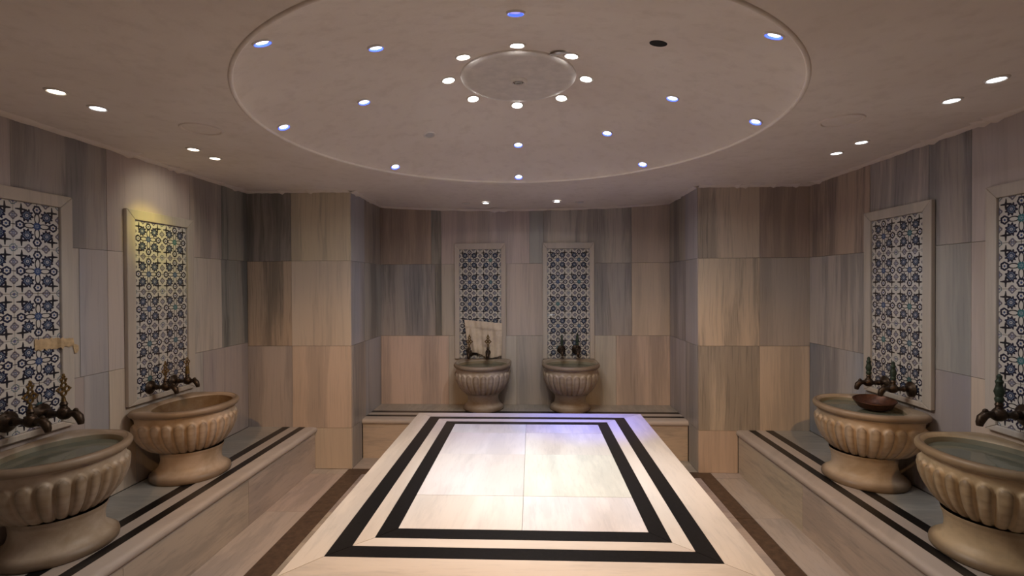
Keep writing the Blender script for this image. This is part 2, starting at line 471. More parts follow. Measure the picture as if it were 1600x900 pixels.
# ---------------------------------------------------------------- ceiling with its shallow dome
DC, DR = (-.068, 2.452), 1.264
def ceiling_mesh():
    mb = MB()
    x0, x1, y0, y1 = XL-.02, XR+.02, YF-.02, YP+.03
    angs = sorted([2*PI*i/160 for i in range(160)] + [math.atan2(y-DC[1], x-DC[0]) % (2*PI) for x in (x0, x1) for y in (y0, y1)])
    inner, mid, outer = [], [], []
    for a in angs:
        c, s_ = math.cos(a), math.sin(a)
        t = min((x1-DC[0])/c if c > 1e-9 else (x0-DC[0])/c if c < -1e-9 else 1e9,
                (y1-DC[1])/s_ if s_ > 1e-9 else (y0-DC[1])/s_ if s_ < -1e-9 else 1e9)
        inner.append((DC[0]+DR*c, DC[1]+DR*s_, ZC)); outer.append((DC[0]+t*c, DC[1]+t*s_, ZC))
    mb.rings([inner, outer])
    mb.rings([[(p[0], p[1], ZC+.5) for p in inner], inner])
    # niche ceiling sags towards the middle of the back wall, entry ceiling is flat
    n = len(mb.v); nx, ny = 40, 10
    for j in range(ny+1):
        for i in range(nx+1):
            u, v = i/nx, j/ny
            z = ZC - .052*math.sin(PI*u)**.7*(v**1.3) + .003*math.sin(u*23)*v
            mb.v.append((XPL-.01+(XPR-XPL+.02)*u, YP+.03+(YB-YP-.02)*v, z))
    for j in range(ny):
        for i in range(nx):
            k = n+j*(nx+1)+i; mb.f.append((k, k+nx+1, k+nx+2, k+1))
    mb.box(XPL-.01, XPR+.01, YE-.02, YF-.02, ZC, ZC+.03)
    mb.box(XL-.14, XR+.14, YE-.14, YB+.14, ZC+.5, ZC+.54)
    return mb
ce = struct('ceiling', ceiling_mesh(), M_PLASTER)
# rounded plaster edge where ceiling meets walls, uneven like hand work
def cove(pts, inward, seed):
    mb = MB(); rings = []
    for i, p in enumerate(pts):
        k = .8 + .5*noise.noise(Vector((i*.35, seed, 0))) + (.8 if noise.noise(Vector((i*.9, seed+9, 0))) > .42 else 0)
        a, b = .055*k, .014*k
        ix, iy = inward
        rings.append([(p[0]-ix*.01, p[1]-iy*.01, ZC+.01-p[2]), (p[0]-ix*.005, p[1]-iy*.005, ZC-b-p[2]), (p[0]+ix*.012, p[1]+iy*.012, ZC-b-.001-p[2]),
                      (p[0]+ix*a*.5, p[1]+iy*a*.5, ZC-b*.55-p[2]), (p[0]+ix*a, p[1]+iy*a, ZC+.003-p[2])])
    mb.rings(rings, False)
    o = obj('plaster_edge', mb, M_PLASTER, ce, smooth=True)
    so = o.modifiers.new('thickness', 'SOLIDIFY'); so.thickness = .002
def line(a, b, n, sag=0): return [(a[0]+(b[0]-a[0])*i/n, a[1]+(b[1]-a[1])*i/n, sag*math.sin(PI*i/n)**.7) for i in range(n+1)]
cove(line((XL, YF), (XL, YP), 90), (1, 0), 1)
cove(line((XR, YF), (XR, YP), 90), (-1, 0), 2)
cove(line((XL, YP), (XPL, YP), 40), (0, -1), 3)
cove(line((XPR, YP), (XR, YP), 40), (0, -1), 4)
cove(line((XPL, YP), (XPL, YB), 24), (1, 0), 5)
cove(line((XPR, YP), (XPR, YB), 24), (-1, 0), 6)
cove(line((XPL, YB), (XPR, YB), 60, .052), (0, -1), 7)
# dome
dome_prof = [(DR+.004, ZC-.001), (1.235, 2.352), (1.205, 2.366), (1.10, 2.402), (.95, 2.447), (.787, 2.489), (.60, 2.536), (.45, 2.572), (.351, 2.593), (.25, 2.605), (.12, 2.611), (.002, 2.612)]
obj('dome', MB().lathe(dome_prof, (DC[0], DC[1], 0), 160), M_PLASTER, ce, smooth=True)
rim = MB().torus((DC[0], DC[1], ZC+.002), (1, 0, 0), (0, 1, 0), DR, .009, 200, 10)
obj('dome_rim_bead', rim, M_PLASTER, ce, smooth=True)
obj('central_plate', MB().lathe([(.001, 2.588), (.26, 2.586), (.284, 2.587), (.292, 2.592), (.295, 2.604)], (DC[0]+.005, DC[1], 0), 96, True), M_CAP, ce, smooth=True)

# ---------------------------------------------------------------- lamps in the ceiling
def ring_mesh(r0, r1, h):
    return MB().lathe([(r0, .004), (r0, -h*.6), (r0+(r1-r0)*.35, -h), (r1-(r1-r0)*.2, -h*.6), (r1, 0.002)], (0, 0, 0), 32)
ME_TRIM = ring_mesh(.027, .040, .006).mesh('trim_ring', True); ME_TRIM.materials.append(M_STEEL)
ME_TRIM_P = ring_mesh(.027, .040, .006).mesh('trim_ring', True); ME_TRIM_P.materials.append(M_CAP)
ME_BLUE = MB().lathe([(.0235, .003), (.0262, -.0065), (.0285, -.007)], (0, 0, 0), 32).mesh('blue_ring', True); ME_BLUE.materials.append(E_BLUE)
ME_TRIM_B = MB().lathe([(.0285, -.007), (.0315, -.006), (.037, .003)], (0, 0, 0), 32).mesh('trim_ring', True); ME_TRIM_B.materials.append(M_CAP)
def lens(r, d=0): return MB().lathe([(.001, -.007+d), (r*.6, -.006+d), (r, -.003+d), (r, .004)], (0, 0, 0), 28, True)
def lens_me(r, m, d=0):
    me = lens(r, d).mesh('lens', True); me.materials.append(m); return me
ME_LW = lens_me(.029, E_WHITE); ME_LB = lens_me(.0238, E_COOL, .003); ME_LC = lens_me(.027, E_COOL); ME_LY = lens_me(.027, E_WARM)
ME_LD = lens_me(.0238, E_DIM, .005); ME_LOFF = lens_me(.026, M_STEEL)

def spot(name, parent, energy, colr, aim, size, blend=.6, rad=.02, drop=.02):
    l = bpy.data.lights.new(name, 'SPOT'); l.energy = energy; l.color = colr
    l.spot_size = math.radians(size); l.spot_blend = blend; l.shadow_soft_size = rad
    o = bpy.data.objects.new(name, l); COL.objects.link(o); o.parent = parent
    o.location = (0, 0, -drop)
    d = (Vector(aim)-(Vector(parent.location)+Vector((0, 0, -drop)))).normalized()
    q = d.to_track_quat('-Z', 'Y').to_matrix()
    pm = parent.rotation_euler.to_matrix()
    o.rotation_euler = (pm.inverted() @ q).to_euler()
    return o
def dome_z(r):
    for (r0, z0), (r1, z1) in zip(dome_prof[:-1], dome_prof[1:]):
        if r1 <= r <= r0: return z0+(z1-z0)*(r0-r)/(r0-r1)
    return ZC
def lamp(x, y, z, label, lens_mesh, ring=None, group=None, tilt=None, name='ceiling_downlight'):
    t = empty(name, (x, y, z)); tag(t, label, 'light', group)
    if tilt: t.rotation_euler = tilt
    if ring is not None: link('trim_ring' if ring is not ME_BLUE else 'blue_ring', ring, None, t)
    if ring is ME_BLUE: link('trim_ring', ME_TRIM_B, None, t)
    link('lens', lens_mesh, None, t)
    return t
def on_dome(r, k, ph):
    a = k*PI/4+ph
    x, y = DC[0]+r*math.sin(a), DC[1]+r*math.cos(a)
    sl = math.atan2(dome_z(r-.02)-dome_z(r+.02), .04)
    # the dome's surface leans inwards: tilt the fitting with it
    rot = Matrix.Rotation(-sl, 3, Vector((math.cos(a), -math.sin(a), 0)))
    return x, y, dome_z(r), rot.to_euler()

centre = [(0, 'white downlight at the foot of the central plate, lowest lamp of the inner ring', 1.0),
          (1, 'brightest glaring white downlight, lower right of the central plate', 2.2),
          (2, 'white downlight directly right of the central ceiling plate', 1.0),
          (3, 'white downlight beside the loose metal fitting, upper right of the central plate', 1.0),
          (4, 'white downlight at the top edge of the central plate, opposite the lowest one', 1.1),
          (5, 'slim white downlight at the upper left of the central plate', 1.0),
          (6, 'white downlight directly left of the central ceiling plate', 1.0),
          (7, 'bright round white downlight at the lower left of the central plate', 1.5)]
for k, lab, g in centre:
    x, y, z, e = on_dome(.351, k, -.03)
    t = lamp(x, y, z, lab, ME_LW, ME_TRIM_P, tilt=e)
    a = k*PI/4
    spot('lamp_beam', t, P_CENTRE*g, WHITE, (DC[0]+.10+.22*math.sin(a), 2.46+.30*math.cos(a), .55), 52, 1.0)
    # the open lens also throws a weak wide light over the room
    spot('lamp_spill', t, P_CENTRE*g*.56, (1.0, .90, .79), (x, y, 0), 165, .6)

blue_in = [(0, 'blue-rimmed downlight between the central plate and the lowest blue lamp', 1),
           (1, 'small blue-rimmed downlight lower right of the central plate, half lit', .5),
           (2, 'blue-rimmed downlight halfway from the central plate to the right of the circle', 1),
           (4, 'dim violet-blue downlight at the top edge of the photo above the central plate', .3),
           (5, 'tilted blue-rimmed downlight upper left, halfway between plate and rim', 1),
           (6, 'blue-rimmed downlight level with the plate, halfway to the left of the circle', 1)]
for k, lab, g in blue_in:
    x, y, z, e = on_dome(.787, k, -.022)
    t = lamp(x, y, z, lab, ME_LD if k == 4 else ME_LB, ME_BLUE, tilt=e)
    spot('lamp_beam', t, 1.6*g, BLUE if k in (0, 1) else COOL, (x*.6, 2.6+(y-2.6)*.6, .5), 60, .8)
blue_out = [(0, 'lowest blue-rimmed downlight, at the far edge of the ceiling circle'),
            (1, 'small blue-rimmed downlight on the lower right edge of the ceiling circle'),
            (2, 'blue-rimmed downlight inside the right edge of the circle, below the other'),
            (3, 'large blue-rimmed downlight at the upper right edge of the ceiling circle'),
            (5, 'large blue-rimmed downlight at the upper left edge of the ceiling circle'),
            (6, 'blue-rimmed downlight at the left edge of the circle, below the large one'),
            (7, 'small blue-rimmed downlight on the lower left edge of the ceiling circle')]
for k, lab in blue_out:
    x, y, z, e = on_dome(1.205, k, -.022)
    t = lamp(x, y, z, lab, ME_LB, ME_BLUE, tilt=e)
    if k == 1: spot('lamp_beam', t, 110, BLUE, (.42, 3.50, .55), 38, 1.0)
    elif k == 0: spot('lamp_beam', t, 30, BLUE, (.0, 3.60, .55), 60, 1.0)
    else: spot('lamp_beam', t, 1.2, COOL, (x, y, 0), 70, .8)

x, y, z, e = on_dome(.787, 7, -.022)
lamp(x, y, z, 'unlit grey downlight low left inside the ceiling circle', ME_LOFF, ME_TRIM_P, tilt=e)
x, y, z, e = on_dome(.787, 3, -.022)
t = obj('empty_lamp_hole', MB().lathe([(.001, -.0015), (.034, -.0015), (.036, .002)], (0, 0, 0), 32, True), M_DARK)
t.location = (x, y, z); t.rotation_euler = e
tag(t, 'black empty lamp hole in the ceiling circle, right of the central plate', 'hole')
# round nozzle in the middle of the central plate
t = empty('ceiling_nozzle', (DC[0]+.005, DC[1]+.01, 2.587)); tag(t, 'pale round nozzle set in the middle of the central ceiling plate', 'ceiling vent')
obj('flange', MB().lathe([(.028, .002), (.026, -.008), (.034, -.012), (.046, -.004), (.048, .002)], (0, 0, 0), 36), M_CAP, t, smooth=True)
obj('nozzle', MB().lathe([(.001, -.003), (.012, -.004), (.014, -.010), (.018, -.010), (.020, -.002), (.028, .001)], (0, 0, 0), 28, True), M_STEEL, t, smooth=True)
# loose fitting hanging by the upper right lamp of the inner ring
x, y, z, e = on_dome(.351, 3, -.03)
t = empty('loose_fitting', (x-.055, y-.012, z+.004)); tag(t, 'loose bent metal mounting plate beside the upper right white downlight', 'lamp fitting')
t.rotation_euler = (math.radians(14), math.radians(-16), .5)
obj('mounting_ring', ring_mesh(.026, .046, .006), M_STEEL, t, smooth=True)
obj('spring_clip', MB().tube([(.02, .0, -.004), (.035, .012, -.014), (.05, .03, -.010)], .0028, 8), M_STEEL, t, smooth=True)

# downlights in the flat ceiling
flat = [(-1.907, 1.858, 'large warm white downlight nearest the left edge of the photo', ME_LY, 3.0, WARM, (-2.2, 1.9, .8), 60),
        (-1.905, 2.042, 'pale blue-white downlight, second from the left edge of the photo', ME_LC, 3.5, COOL, (-2.40, 2.1, 1.2), 60),
        (-1.940, 2.686, 'yellowish downlight above the left wall lighting the far tile panel', ME_LY, 12.0, (1, .80, .10), (-2.40, 2.93, 1.83), 40),
        (-1.946, 2.884, 'warm downlight beside the yellowish one above the left wall', ME_LY, 3.6, (1, .92, .70), (-2.40, 2.99, 1.95), 84),
        (1.803, 1.938, 'large white downlight nearest the right edge of the photo', ME_LC, 3.5, COOL, (2.24, 2.0, 1.2), 60),
        (1.818, 2.154, 'slim pinkish-white downlight, second from the right edge of the photo', ME_LC, 3.0, WHITE, (2.24, 2.2, 1.2), 60),
        (1.849, 2.768, 'nearer of the two small white downlights above the right far basin', ME_LC, 3.0, WHITE, (2.15, 2.8, .8), 60),
        (1.852, 2.992, 'farther of the two small white downlights above the right far basin', ME_LC, 2.5, COOL, (2.15, 3.0, .8), 60),
        (-.423, 4.465, 'small lit downlight in the niche ceiling over the left niche basin', ME_LC, 2.0, WHITE, (-.43, 4.6, .4), 60),
        (.237, 4.443, 'small lit downlight in the niche ceiling over the right niche basin', ME_LC, 2.4, WHITE, (.3, 4.6, .4), 60)]
for x, y, lab, me, p, c, aim, sz in flat:
    z = ZC
    if y > YP:
        u = (x-XPL)/(XPR-XPL); v = (y-YP)/(YB-YP); z = ZC - .052*math.sin(PI*u)**.7*(v**1.3)
    t = lamp(x, y, z-.001, lab, me, ME_TRIM_P)
    spot('lamp_beam', t, p, c, aim, sz, 1.0)
for x, y, lab in ((-.612, 4.486, 'unlit downlight in the niche ceiling left of the lit left one'),
                  (.447, 4.491, 'unlit downlight in the niche ceiling right of the lit right one')):
    u = (x-XPL)/(XPR-XPL); v = (y-YP)/(YB-YP)
    lamp(x, y, ZC-.052*math.sin(PI*u)**.7*(v**1.3)-.001, lab, ME_LOFF, ME_TRIM_P)
# warm lamps in the entry ceiling behind the edge of the picture
for x in (-.75, .0, .75):
    t = lamp(x, .86, ZC-.001, {-.75: 'left', .0: 'middle', .75: 'right'}[x]+' one of three warm downlights at the mouth of the entry passage', ME_LY, ME_TRIM_P, 'warm downlights of the entry')
    spot('lamp_beam', t, P_WARM*(.92 if x else 1.1), WARM, (x*.75, 1.85, .45), 78, 1.0)
for x in (-.95, .85):
    t = lamp(x, .45, ZC-.001, ('left' if x < 0 else 'right')+' one of the two warm downlights deeper in the entry passage', ME_LY, ME_TRIM_P, 'warm downlights of the entry')
    spot('lamp_beam', t, P_WARM*3.4, WARM, (x*1.65, 4.0, .15), 44, 1.0)

# faint round covers under the plaster
for x, y, lab in ((-1.651, 2.347, 'faint round plastered cover in the flat ceiling, left of the circle'),
                  (1.509, 2.399, 'faint round plastered cover in the flat ceiling, right of the circle')):
    t = obj('ceiling_cover', MB().lathe([(.001, -.003), (.075, -.003), (.082, -.001), (.086, -.006), (.094, -.006), (.098, .001)], (0, 0, 0), 48, True), M_PLASTER, smooth=True)
    t.location = (x, y, ZC); tag(t, lab, 'ceiling cover')

# ================================================================ the central platform
PX = (-.878, -.768, -.690, -.623, -.551, .465, .537, .605, .682, .826)
PY = (1.600, 1.725, 1.800, 1.860, 1.935, 3.400, 3.463, 3.530, 3.585, 3.690)
ZP = .55
gt = empty('heated_platform', (-.03, 2.65, 0))
tag(gt, 'large raised rectangular white marble platform with two black inlaid frames, under the ceiling circle', 'platform')
off = Vector((-.03, 2.65, 0))
def gpart(name, mb, m, **kw):
    mb.v = [tuple(Vector(p)-off) for p in mb.v]
    return obj(name, mb, m, gt, **kw)
gpart('base', MB().box(PX[0]+.03, PX[9]-.03, PY[0]+.03, PY[9]-.03, 0, ZP-.045), M_RISER, col=BEIGE, vein=.4)
gpart('top_bed', MB().box(PX[0]+.012, PX[9]-.012, PY[0]+.012, PY[9]-.012, ZP-.045, ZP-.0205), M_CORE)
def frame4(ix, m, name, colr, vein=.3, ov=0., jointed=()):
    a, b = ix, ix+1; c, d = 8-ix, 9-ix      # outer/inner indices
    xo0, xi0, xi1, xo1 = PX[a], PX[b], PX[c], PX[d]; yo0, yi0, yi1, yo1 = PY[a], PY[b], PY[c], PY[d]
    mx = m if m is M_BLACK else M_ALONG_X; my = m if m is M_BLACK else M_ALONG_Y
    g = .0007; z0 = ZP-.020 if not ov else ZP-.040
    gpart(name, MB().prism([(xo0+g*2, yo0), (xo1-g*2, yo0), (xi1-g, yi0-g), (xi0+g, yi0-g)], 'z', z0, ZP), mx, col=colr, vein=vein)
    gpart(name, MB().prism([(xo1-g*2, yo1), (xo0+g*2, yo1), (xi0+g, yi1+g), (xi1-g, yi1+g)], 'z', z0, ZP), mx, col=colr, vein=vein)
    gpart(name, MB().prism([(xo0, yo1-g*2), (xo0, yo0+g*2), (xi0-g, yi0+g), (xi0-g, yi1-g)], 'z', z0, ZP), my, col=colr, vein=vein)
    gpart(name, MB().prism([(xo1, yo0+g*2), (xo1, yo1-g*2), (xi1+g, yi1-g), (xi1+g, yi0+g)], 'z', z0, ZP), my, col=colr, vein=vein)
WHT = (.74, .70, .65)
frame4(0, None, 'marble_border', WHT, .25)
frame4(1, M_BLACK, 'black_inlay', (0, 0, 0))
frame4(2, None, 'white_inlay', WHT, .15)
frame4(3, M_BLACK, 'black_inlay', (0, 0, 0))
tx = (PX[4], -.043, PX[5]); ty = (PY[4], 2.249, 2.80, 3.205, PY[5])
for i in range(2):
    for j in range(4):
        g = .0008
        gpart('marble_tile', MB().box(tx[i]+g, tx[i+1]-g, ty[j]+g, ty[j+1]-g, ZP-.02, ZP-R.uniform(0, .0006)), M_ALONG_Y,
              col=tuple(q*R.uniform(.95, 1.04) for q in (.78, .75, .72)), vein=R.uniform(.12, .3))

# ================================================================ benches
def bench(label, origin, rot, length, depth, stone, riser_joints):
    """local frame: s along the wall 0..length, t from the wall 0..depth (front), z up"""
    t0 = empty('marble_bench', origin, rot); tag(t0, label, 'bench')
    H = .35
    def bx(name, s0, s1, a, b, z0, z1, m, colr, vein, bevel=0):
        return obj(name, MB().box(s0, s1, a, b, z0, z1), m, t0, col=colr, vein=vein, bevel=bevel)
    edges = [0]+riser_joints+[length]
    for a, b in zip(edges[:-1], edges[1:]):
        bx('riser_slab', a+G, b-G, depth-.05, depth-.018, .0, H-.058, M_RISER, tuple(q*R.uniform(.96, 1.04) for q in stone), .45)
    bx('core', 0.001, length-.001, .004, depth-.051, .002, H-.042, M_CORE, stone, .3)
    p = depth-.10; q = .055
    bx('seat_slab', 0, length, .003, depth-.295-G, H-.04, H, M_ALONG_Y, (.36, .355, .33), .45)
    bx('black_stripe', 0, length, depth-.295, depth-.232, H-.04, H, M_BLACK, (0, 0, 0), 0)
    bx('light_stripe', 0, length, depth-.232+G, depth-.155-G, H-.04, H, M_ALONG_X, MID, .2)
    bx('black_stripe', 0, length, depth-.155, depth-.10, H-.04, H, M_BLACK, (0, 0, 0), 0)
    # rounded nosing with a cove below
    r = .024
    prof = [(depth-.10+G, H-.04), (depth-.10+G, H), (depth-r-.004, H)]
    for i in range(1, 9):
        a = PI/2-PI*i/9*.98
        prof.append((depth-r+r*math.cos(a), H-r+r*math.sin(a)))
    prof += [(depth-.020, H-.050), (depth-.017, H-.057), (depth-.06, H-.057), (depth-.06, H-.04)]
    mb = MB().prism(prof, 'x', 0, length)
    obj('rounded_nosing', mb, M_RISER, t0, smooth=True, col=PALE, vein=.3)
    return t0
# left bench: runs along +Y, depth towards +X
def mirror_fix(o):
    for ch in o.children:
        pass
BL = bench('long marble bench with two black stripes along the left wall, carrying two basins', (XL, YP-.001, 0), -PI/2, YP-YF-.002, abs(XL+1.81), (.54, .47, .40), [.95, 1.9])
BR = bench('long marble bench with two black stripes along the right wall, carrying two basins', (XR, YF+.001, 0), PI/2, YP-YF-.002, XR-1.655, (.54, .47, .40), [1.0, 2.05])
BN = bench('shorter marble bench with two black stripes in the back niche, carrying two basins', (XPR-.001, YB-.001, 0), PI, XPR-XPL-.002, YB-4.200, (.56, .46, .37), [1.435])

# ================================================================ tile panels
def tile_mesh(w_, h_):
    mb = MB(); t_ = .008; b = .0025
    x, z = w_/2-.0006, h_/2-.0006
    xi, zi = x-b, z-b
    mb.rings([[(-x, 0, -z), (x, 0, -z), (x, 0, z), (-x, 0, z)], [(-x, -t_+.002, -z), (x, -t_+.002, -z), (x, -t_+.002, z), (-x, -t_+.002, z)],
              [(-xi, -t_, -zi), (xi, -t_, -zi), (xi, -t_, zi), (-xi, -t_, zi)]], True, False, True)
    me = mb.mesh('glazed_tile')
    uv = me.uv_layers.new(name='tile')
    for lp in me.loops:
        p = me.vertices[lp.vertex_index].co
        uv.data[lp.index].uv = (p.x/w_+.5, p.z/h_+.5)
    me.materials.append(M_TILE)
    return me
def tile_panel(label, loc, rz, tw, fw_, ftop, fbot, z0, frame_col, vein=.25):
    """local: x along wall (centred), -y into the room; tiles 2 wide, 5 high from z0"""
    t = empty('tile_panel', loc, rz); tag(t, label, 'wall panel', 'tile panels above the basins')
    th = .217; me = tile_mesh(tw, th)
    for i in range(2):
        for j in range(5):
            o = link('glazed_tile', me, None, t); o.location = ((i-.5)*tw, -.006-R.uniform(0, .0008), z0+(j+.5)*th)
    obj('backing', MB().box(-tw-.002, tw+.002, -.006, -.0015, z0, z0+5*th), M_CORE, t)
    zi0, zi1 = z0, z0+5*th; zo0, zo1 = z0-fbot, zi1+ftop
    def side(poly, nm='frame_piece'):
        o = obj(nm, MB().prism(poly, 'y', -.026, -.0015), M_WALL, t, col=frame_col, vein=vein, bevel=.004)
    xi = tw; xo = tw+fw_
    side([(-xo, zo1), (-xi, zi1), (xi, zi1), (xo, zo1)])
    side([(-xo, zo0), (-xi, zi0), (-xi, zi1-.0005), (-xo, zo1-.0005)])
    side([(xo, zo0), (xo, zo1-.0005), (xi, zi1-.0005), (xi, zi0)])
    if fbot > .01: side([(-xo, zo0), (xo, zo0), (xi, zi0), (-xi, zi0)])
    return t
FRM = (.50, .455, .405)
tile_panel('framed blue and white tile panel cut off by the left edge of the photo', (XL, 2.115, 0), PI/2, .215, .062, .060, .03, .862, FRM)
tile_panel('framed blue and white tile panel lit yellow at the top, on the left wall', (XL, 3.005, 0), PI/2, .2185, .062, .060, .03, .862, FRM)
tile_panel('framed blue and white tile panel cut off by the right edge of the photo', (XR, 2.165, 0), -PI/2, .215, .055, .060, .03, .862, (.52, .48, .44))
tile_panel('framed blue and white tile panel above the basin with the copper bowl', (XR, 3.022, 0), -PI/2, .2085, .062, .060, .03, .862, FRM)
tile_panel('framed blue and white tile panel partly covered by a cloth, in the niche', (-.510, YB, 0), 0, .2085, .045, .060, .0, .808, (.56, .50, .46))
tile_panel('framed blue and white tile panel right of the cloth one, in the niche', (.3625, YB, 0), 0, .2085, .045, .060, .0, .808, (.50, .46, .42))

# ================================================================ basins
def outline(phi, a, tc, tf, back_pow=7.0):
    """radius of the rim's plan from centre (0,tc); phi=0 along +s, phi=90deg towards the room (+t)"""
    c, s = math.cos(phi), math.sin(phi)
    if s >= 0:
        b = tf-tc
        return 1/math.sqrt((c/a)**2+(s/b)**2)
    b = tc-.004
    return (abs(c/a)**back_pow+abs(s/b)**back_pow)**(-1/back_pow)
def basin_meshes(a, tf, tc, foot_c, foot_r, lobes=26):
    NS = lobes*14
    phis = [2*PI*i/NS for i in range(NS)]
    ai, bf, bb = a-.038, tf-tc-.038, tc*.80
    def inner(phi):
        c, s = math.cos(phi), math.sin(phi); b = bf if s >= 0 else bb
        return 1/math.sqrt((c/ai)**2+(s/b)**2)
    def ring(fr, z): return [(fr(p)*math.cos(p), tc+fr(p)*math.sin(p), z) for p in phis]
    O = lambda p: outline(p, a, tc, tf)
    # rim: inner wall of the bowl, lip, roll and groove
    inn = [ring(lambda p: .02, .55), ring(lambda p: inner(p)*.45, .553), ring(lambda p: inner(p)*.75, .58), ring(lambda p: inner(p)*.92, .65),
            ring(lambda p: inner(p)*.99, .74), ring(lambda p: inner(p), .790)]
    rows = [ring(lambda p: inner(p), .790), ring(lambda p: inner(p)+.006, .802), ring(lambda p: inner(p)+.016, .807)]
    rows += [ring(lambda p: min(O(p)-.022, max(O(p)-.022, inner(p)+.018)), .809)]
    for i in range(1, 8):
        an = PI/2-PI*i/7
        rows.append(ring(lambda p, an=an: O(p)-.020+.020*math.cos(an), .788+.021*math.sin(an)))
    rows += [ring(lambda p: O(p)-.024, .764), ring(lambda p: O(p)-.020, .760)]
    rim_mb = MB().rings(rows, True)
    inn_mb = MB().rings(inn, True, True, False)
    # carved bowl: band, then upright lobes with round tops, running in to the neck
    def prof(z):
        pts = [(.760, .985), (.735, .975), (.70, .975), (.66, .95), (.62, .89), (.585, .81), (.555, .71), (.535, .62), (.520, .50)]
        for (z0, s0), (z1, s1) in zip(pts[:-1], pts[1:]):
            if z1 <= z <= z0: return s0+(s1-s0)*(z0-z)/(z0-z1)
        return .985 if z > .7 else .46
    rows = []
    zs_ = [.762, .758, .754, .750] + [.747-.0055*i for i in range(39)] + [.530, .522, .515]
    for z in zs_:
        row = []
        for i, p in enumerate(phis):
            u = ((i % 14)/14-.5)*2           # -1..1 inside one lobe
            base = (O(p)-.022)*prof(z)
            w_ = .86
            top, bot = .728, .528
            asp = .030
            if z > top-asp: dz = (z-(top-asp))/asp
            elif z < bot+.012: dz = (bot+.012-z)/.014
            else: dz = 0
            d = math.sqrt((u/w_)**2+dz*dz)
            h = .021*max(0., 1-d**2.6)**.5 if .50 < z < .748 else 0
            row.append(((base+h)*math.cos(p), tc+(base+h)*math.sin(p), z))
        rows.append(row)
    bowl_mb = MB().rings(rows, True)
    # pedestal: waisted neck and round spreading foot
    seg = 48
    ct = tc
    def pr(r, z, c): return [(r*math.cos(q), max(.004, c+r*math.sin(q)), z) for q in (2*PI*i/seg for i in range(seg))]
    f = foot_c
    rows = [pr(.60*a, .530, ct), pr(.60*a, .515, ct*.8+f*.2), pr(foot_r*.76, .500, ct*.6+f*.4), pr(foot_r*.74, .465, ct*.4+f*.6), pr(foot_r*.76, .430, f),
            pr(foot_r*.82, .407, f), pr(foot_r*.91, .393, f), pr(foot_r*.99, .380, f), pr(foot_r, .368, f), pr(foot_r*.995, .3555, f), pr(foot_r*.97, .3505, f)]
    ped_mb = MB().rings(rows, True, False, True)
    out = []
    for nm, mb in (('rim', rim_mb), ('inner_wall', inn_mb), ('bowl', bowl_mb), ('pedestal', ped_mb)):
        me = mb.mesh(nm, False)
        me.polygons.foreach_set('use_smooth', [True]*len(me.polygons))
        me.materials.append(M_BASIN); out.append((nm, me))
    wz = {}
    def water_mesh(z):
        k = .97
        mb = MB().rings([ring(lambda p: inner(p)*k, z), ring(lambda p: .01, z)], True, False, True)
        me = mb.mesh('basin_water', True); me.materials.append(M_WATER); return me
    return out, water_mesh
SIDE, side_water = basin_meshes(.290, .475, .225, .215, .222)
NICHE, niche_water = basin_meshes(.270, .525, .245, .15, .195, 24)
def basin(label, loc, rz, meshes, colr, wfun, wz, wlabel, inside=(.27, .26, .20)):
    t = empty('marble_basin', loc, rz); tag(t, label, 'basin', 'fluted marble basins')
    for nm, me in meshes:
        link(nm, me, None, t, inside if nm == 'inner_wall' else colr)
    if wfun:
        wo = link('basin_water', wfun(wz)); wo.location = loc; wo.rotation_euler = (0, 0, rz)
        tag(wo, wlabel, 'water')
    return t
# local +y (t) points into the room: rotate so that +Y -> +X (left wall) etc.
LROT, RROT, NROT = -PI/2, PI/2, PI
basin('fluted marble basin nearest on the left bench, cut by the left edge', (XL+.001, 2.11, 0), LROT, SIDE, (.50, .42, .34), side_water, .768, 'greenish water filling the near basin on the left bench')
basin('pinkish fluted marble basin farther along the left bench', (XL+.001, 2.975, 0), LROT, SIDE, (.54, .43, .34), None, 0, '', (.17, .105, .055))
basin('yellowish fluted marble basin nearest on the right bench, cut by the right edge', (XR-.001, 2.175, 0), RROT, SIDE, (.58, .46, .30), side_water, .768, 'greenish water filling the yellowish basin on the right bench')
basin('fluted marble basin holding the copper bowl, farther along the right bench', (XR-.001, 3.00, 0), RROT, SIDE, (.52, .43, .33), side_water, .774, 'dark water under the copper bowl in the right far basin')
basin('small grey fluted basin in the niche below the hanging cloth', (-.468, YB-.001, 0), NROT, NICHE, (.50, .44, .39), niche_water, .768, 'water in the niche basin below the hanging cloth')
basin('small fluted basin in the niche, right of the one below the cloth', (.364, YB-.001, 0), NROT, NICHE, (.47, .41, .34), niche_water, .768, 'water in the right one of the two niche basins')

